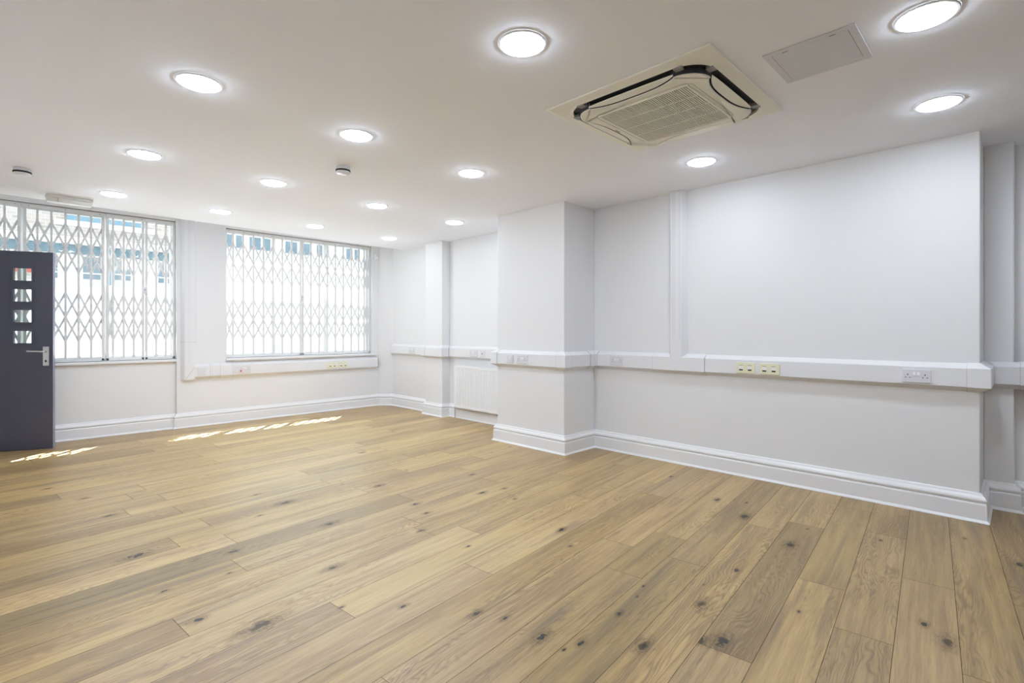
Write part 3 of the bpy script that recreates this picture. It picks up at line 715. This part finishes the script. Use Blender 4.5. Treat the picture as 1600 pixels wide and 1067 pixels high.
# access hatch ------------------------------------------------------------------
t = thing('access_hatch', 'grey metal access hatch flush in the ceiling beside the air conditioner', 'ceiling hatch', (2.583, .649, H))
MB().ring(rect(-.146, .146, -.146, .146), rect(-.176, .176, -.176, .176), -.004, -.0003).build('frame', M['access'], t, bevel=.001)
MB().box(-.1445, .1445, -.1445, .1445, -.0034, -.0006).build('hatch_door', M['access'], t)
MB().ring(rect(-.1445, .1445, -.1445, .1445), rect(-.1462, .1462, -.1462, .1462), -.0022, -.0004).build('gap', M['slot'], t)
for x, y in ((-.1453, .09), (-.1453, -.09)): MB().box(x-.003, x+.001, y-.012, y+.012, -.0044, -.003).build('catch', M['slot'], t)

# ------------------------------------------------------------------ outside
FY = 11.0
o = struct(MB().box(-9, 16, YO+.05, FY+1, -.35, -.2).build('pavement', M['pavement']))
t = thing('building', 'pale building with brick upper wall and blue fascia, outside the window beside the door', 'building', (-1.0, FY, -.2)); off = tuple(t.location)
def ob(nm, mat, par, *bx, **k):
    b = MB()
    for q in bx: b.box(*q)
    return b.build(nm, M[mat], par, off=off, **k)
ob('wall', 'fac_white', t, (-6, 2.62, FY, FY+.6, -.2, 2.6))
ob('upper_wall', 'brick', t, (-6, 2.62, FY, FY+.6, 2.6, 10.6))
ob('cornice', 'fac_white', t, (-6, 2.62, FY-.10, FY, 2.585, 2.70), bevel=.02)
ob('soffit', 'fac_soffit', t, (-6, 2.62, FY-.04, FY, 2.43, 2.585))  # dark band with the shadow under the cornice put into its colour
ob('fascia', 'fac_blue', t, (.74, 1.80, FY-.05, FY, 2.975, 3.09)); ob('fascia_edge', 'fac_white', t, (.60, 1.95, FY-.05, FY, 2.89, 2.972))
ob('fascia', 'fac_blue', t, (-1.2, .02, FY-.05, FY, 3.06, 3.20))
ob('downpipe', 'fac_blue', t, (1.30, 1.335, FY-.05, FY, 1.946, 2.43))
for x0, x1, z0, z1 in ((.44, .643, 1.923, 2.40), (.955, 1.228, 1.928, 2.40), (1.372, 1.47, 1.942, 2.40), (1.522, 1.596, 1.940, 2.25), (1.995, 2.083, 1.935, 2.40), (2.141, 2.23, 1.932, 2.40), (-.3, .0, 1.93, 2.38)):
    w = ob('window', 'fac_window', t, (x0, x1, FY-.012, FY, z0, z1))
    ob('glazing_bar', 'fac_white', w, (x0, x1, FY-.02, FY-.012, z0+.19, z0+.205)); ob('lower_sash', 'fac_grey', w, (x0, x1, FY-.015, FY-.012, z0, z0+.10))
ob('sign_band', 'fac_red', t, (.06, .43, FY-.03, FY, 2.085, 2.15)); ob('brick_panel', 'brick', t, (.06, .43, FY-.02, FY, 1.98, 2.085))  # added patches for the red and beige reflection in the door pane
t = thing('building', 'white building with a row of blue windows outside the wide window', 'building', (5.5, FY, -.2)); off = tuple(t.location)
ob('wall', 'fac_white', t, (2.62, 13, FY-.03, FY+.6, -.2, 10.85))
for x0, x1 in ((3.10, 3.39), (3.52, 3.99), (4.226, 4.76), (4.90, 5.02), (5.05, 5.166), (5.594, 5.93), (6.2, 6.8)):
    w = ob('window', 'fac_window', t, (x0, x1, FY-.045, FY-.03, 2.81, 3.45))
    m_ = (x0+x1)/2
    if x1-x0 > .2: ob('glazing_bar', 'fac_white', w, (m_-.02, m_+.02, FY-.055, FY-.045, 2.81, 3.45))
ob('shutter', 'fac_grey', t, (5.18, 5.377, FY-.045, FY-.03, 2.82, 3.45))
ob('sill_band', 'fac_white', t, (2.62, 13, FY-.07, FY-.03, 2.74, 2.79))

# ------------------------------------------------------------------ light
w = bpy.data.worlds.new('sky'); bpy.context.scene.world = w; w.use_nodes = True
bg = w.node_tree.nodes['Background']; bg.inputs[0].default_value = (.86, .95, 1.0, 1); bg.inputs[1].default_value = 4.6
sun = bpy.data.lights.new('sun', 'SUN'); sun.energy = 130; sun.angle = math.radians(.5); sun.color = (1, .98, .95)
so = bpy.data.objects.new('sun', sun); C.objects.link(so)
so.rotation_euler = Vector((-1.0, -1.0, -2.47)).to_track_quat('-Z', 'Y').to_euler(); so.location = (6, 14, 12)
# added unseen downlights beyond the view, brightening the near floor and recess
for x, y in ((.70, 1.45), (.70, 0), (3.6, -1.1)):
    l = bpy.data.lights.new('downlight', 'AREA'); l.shape = 'DISK'; l.size = .18; l.energy = LIGHT_L*PI*PI*.09**2; l.color = (.875, .985, 1.15)
    lo = bpy.data.objects.new('downlight', l); C.objects.link(lo); lo.location = (x, y, H-.01)

# added area lamps low outside the windows, brightening the ceiling inside
for x, d in ((.2, (.35, -.93, .12)), (3.7, (-.55, -.83, .12))):
    l = bpy.data.lights.new('street_bounce', 'AREA'); l.shape = 'RECTANGLE'; l.size = 1.2; l.size_y = .25; l.energy = 50; l.color = (.97, .99, 1.0); l.spread = math.radians(95)
    lo = bpy.data.objects.new('street_bounce', l); C.objects.link(lo); lo.location = (x, 8.8, .56)
    lo.rotation_euler = Vector(d).to_track_quat('-Z', 'Z').to_euler()

# ------------------------------------------------------------------ camera
cam = bpy.data.cameras.new('camera'); co = bpy.data.objects.new('camera', cam); C.objects.link(co)
cam.sensor_width = 36; cam.lens = 798/1600*36; cam.shift_y = -16.5/1600; cam.clip_start = .05
co.location = (0, 0, CAM_H); co.rotation_euler = (PI/2, 0, -PI/4)
sc = bpy.context.scene; sc.camera = co
sc.view_settings.view_transform = 'Standard'; sc.view_settings.look = 'None'; sc.view_settings.exposure = 0; sc.view_settings.gamma = 1
vs = sc.view_settings; vs.use_curve_mapping = True; cm = vs.curve_mapping; cm.white_level = (1.6, 1.6, 1.6); cm.clip_max_y = 1.0
cv = cm.curves[3]; K_ = [(.0, .0), (.3, .3), (.6, .6), (.8, .755), (1.0, .86), (1.3, .955), (1.6, 1.0)]
cv.points[0].location = (0, 0); cv.points[-1].location = (1, 1)
for a_, b_ in K_[1:-1]: cv.points.new(a_/1.6, b_)
cm.update()
sc.cycles.use_denoising = True; sc.cycles.max_bounces = 9; sc.cycles.diffuse_bounces = 7; sc.cycles.glossy_bounces = 2; sc.cycles.use_adaptive_sampling = True; sc.cycles.adaptive_threshold = .03; sc.cycles.transparent_max_bounces = 24
sc.cycles.sample_clamp_indirect = 6; sc.cycles.caustics_reflective = False; sc.cycles.caustics_refractive = False
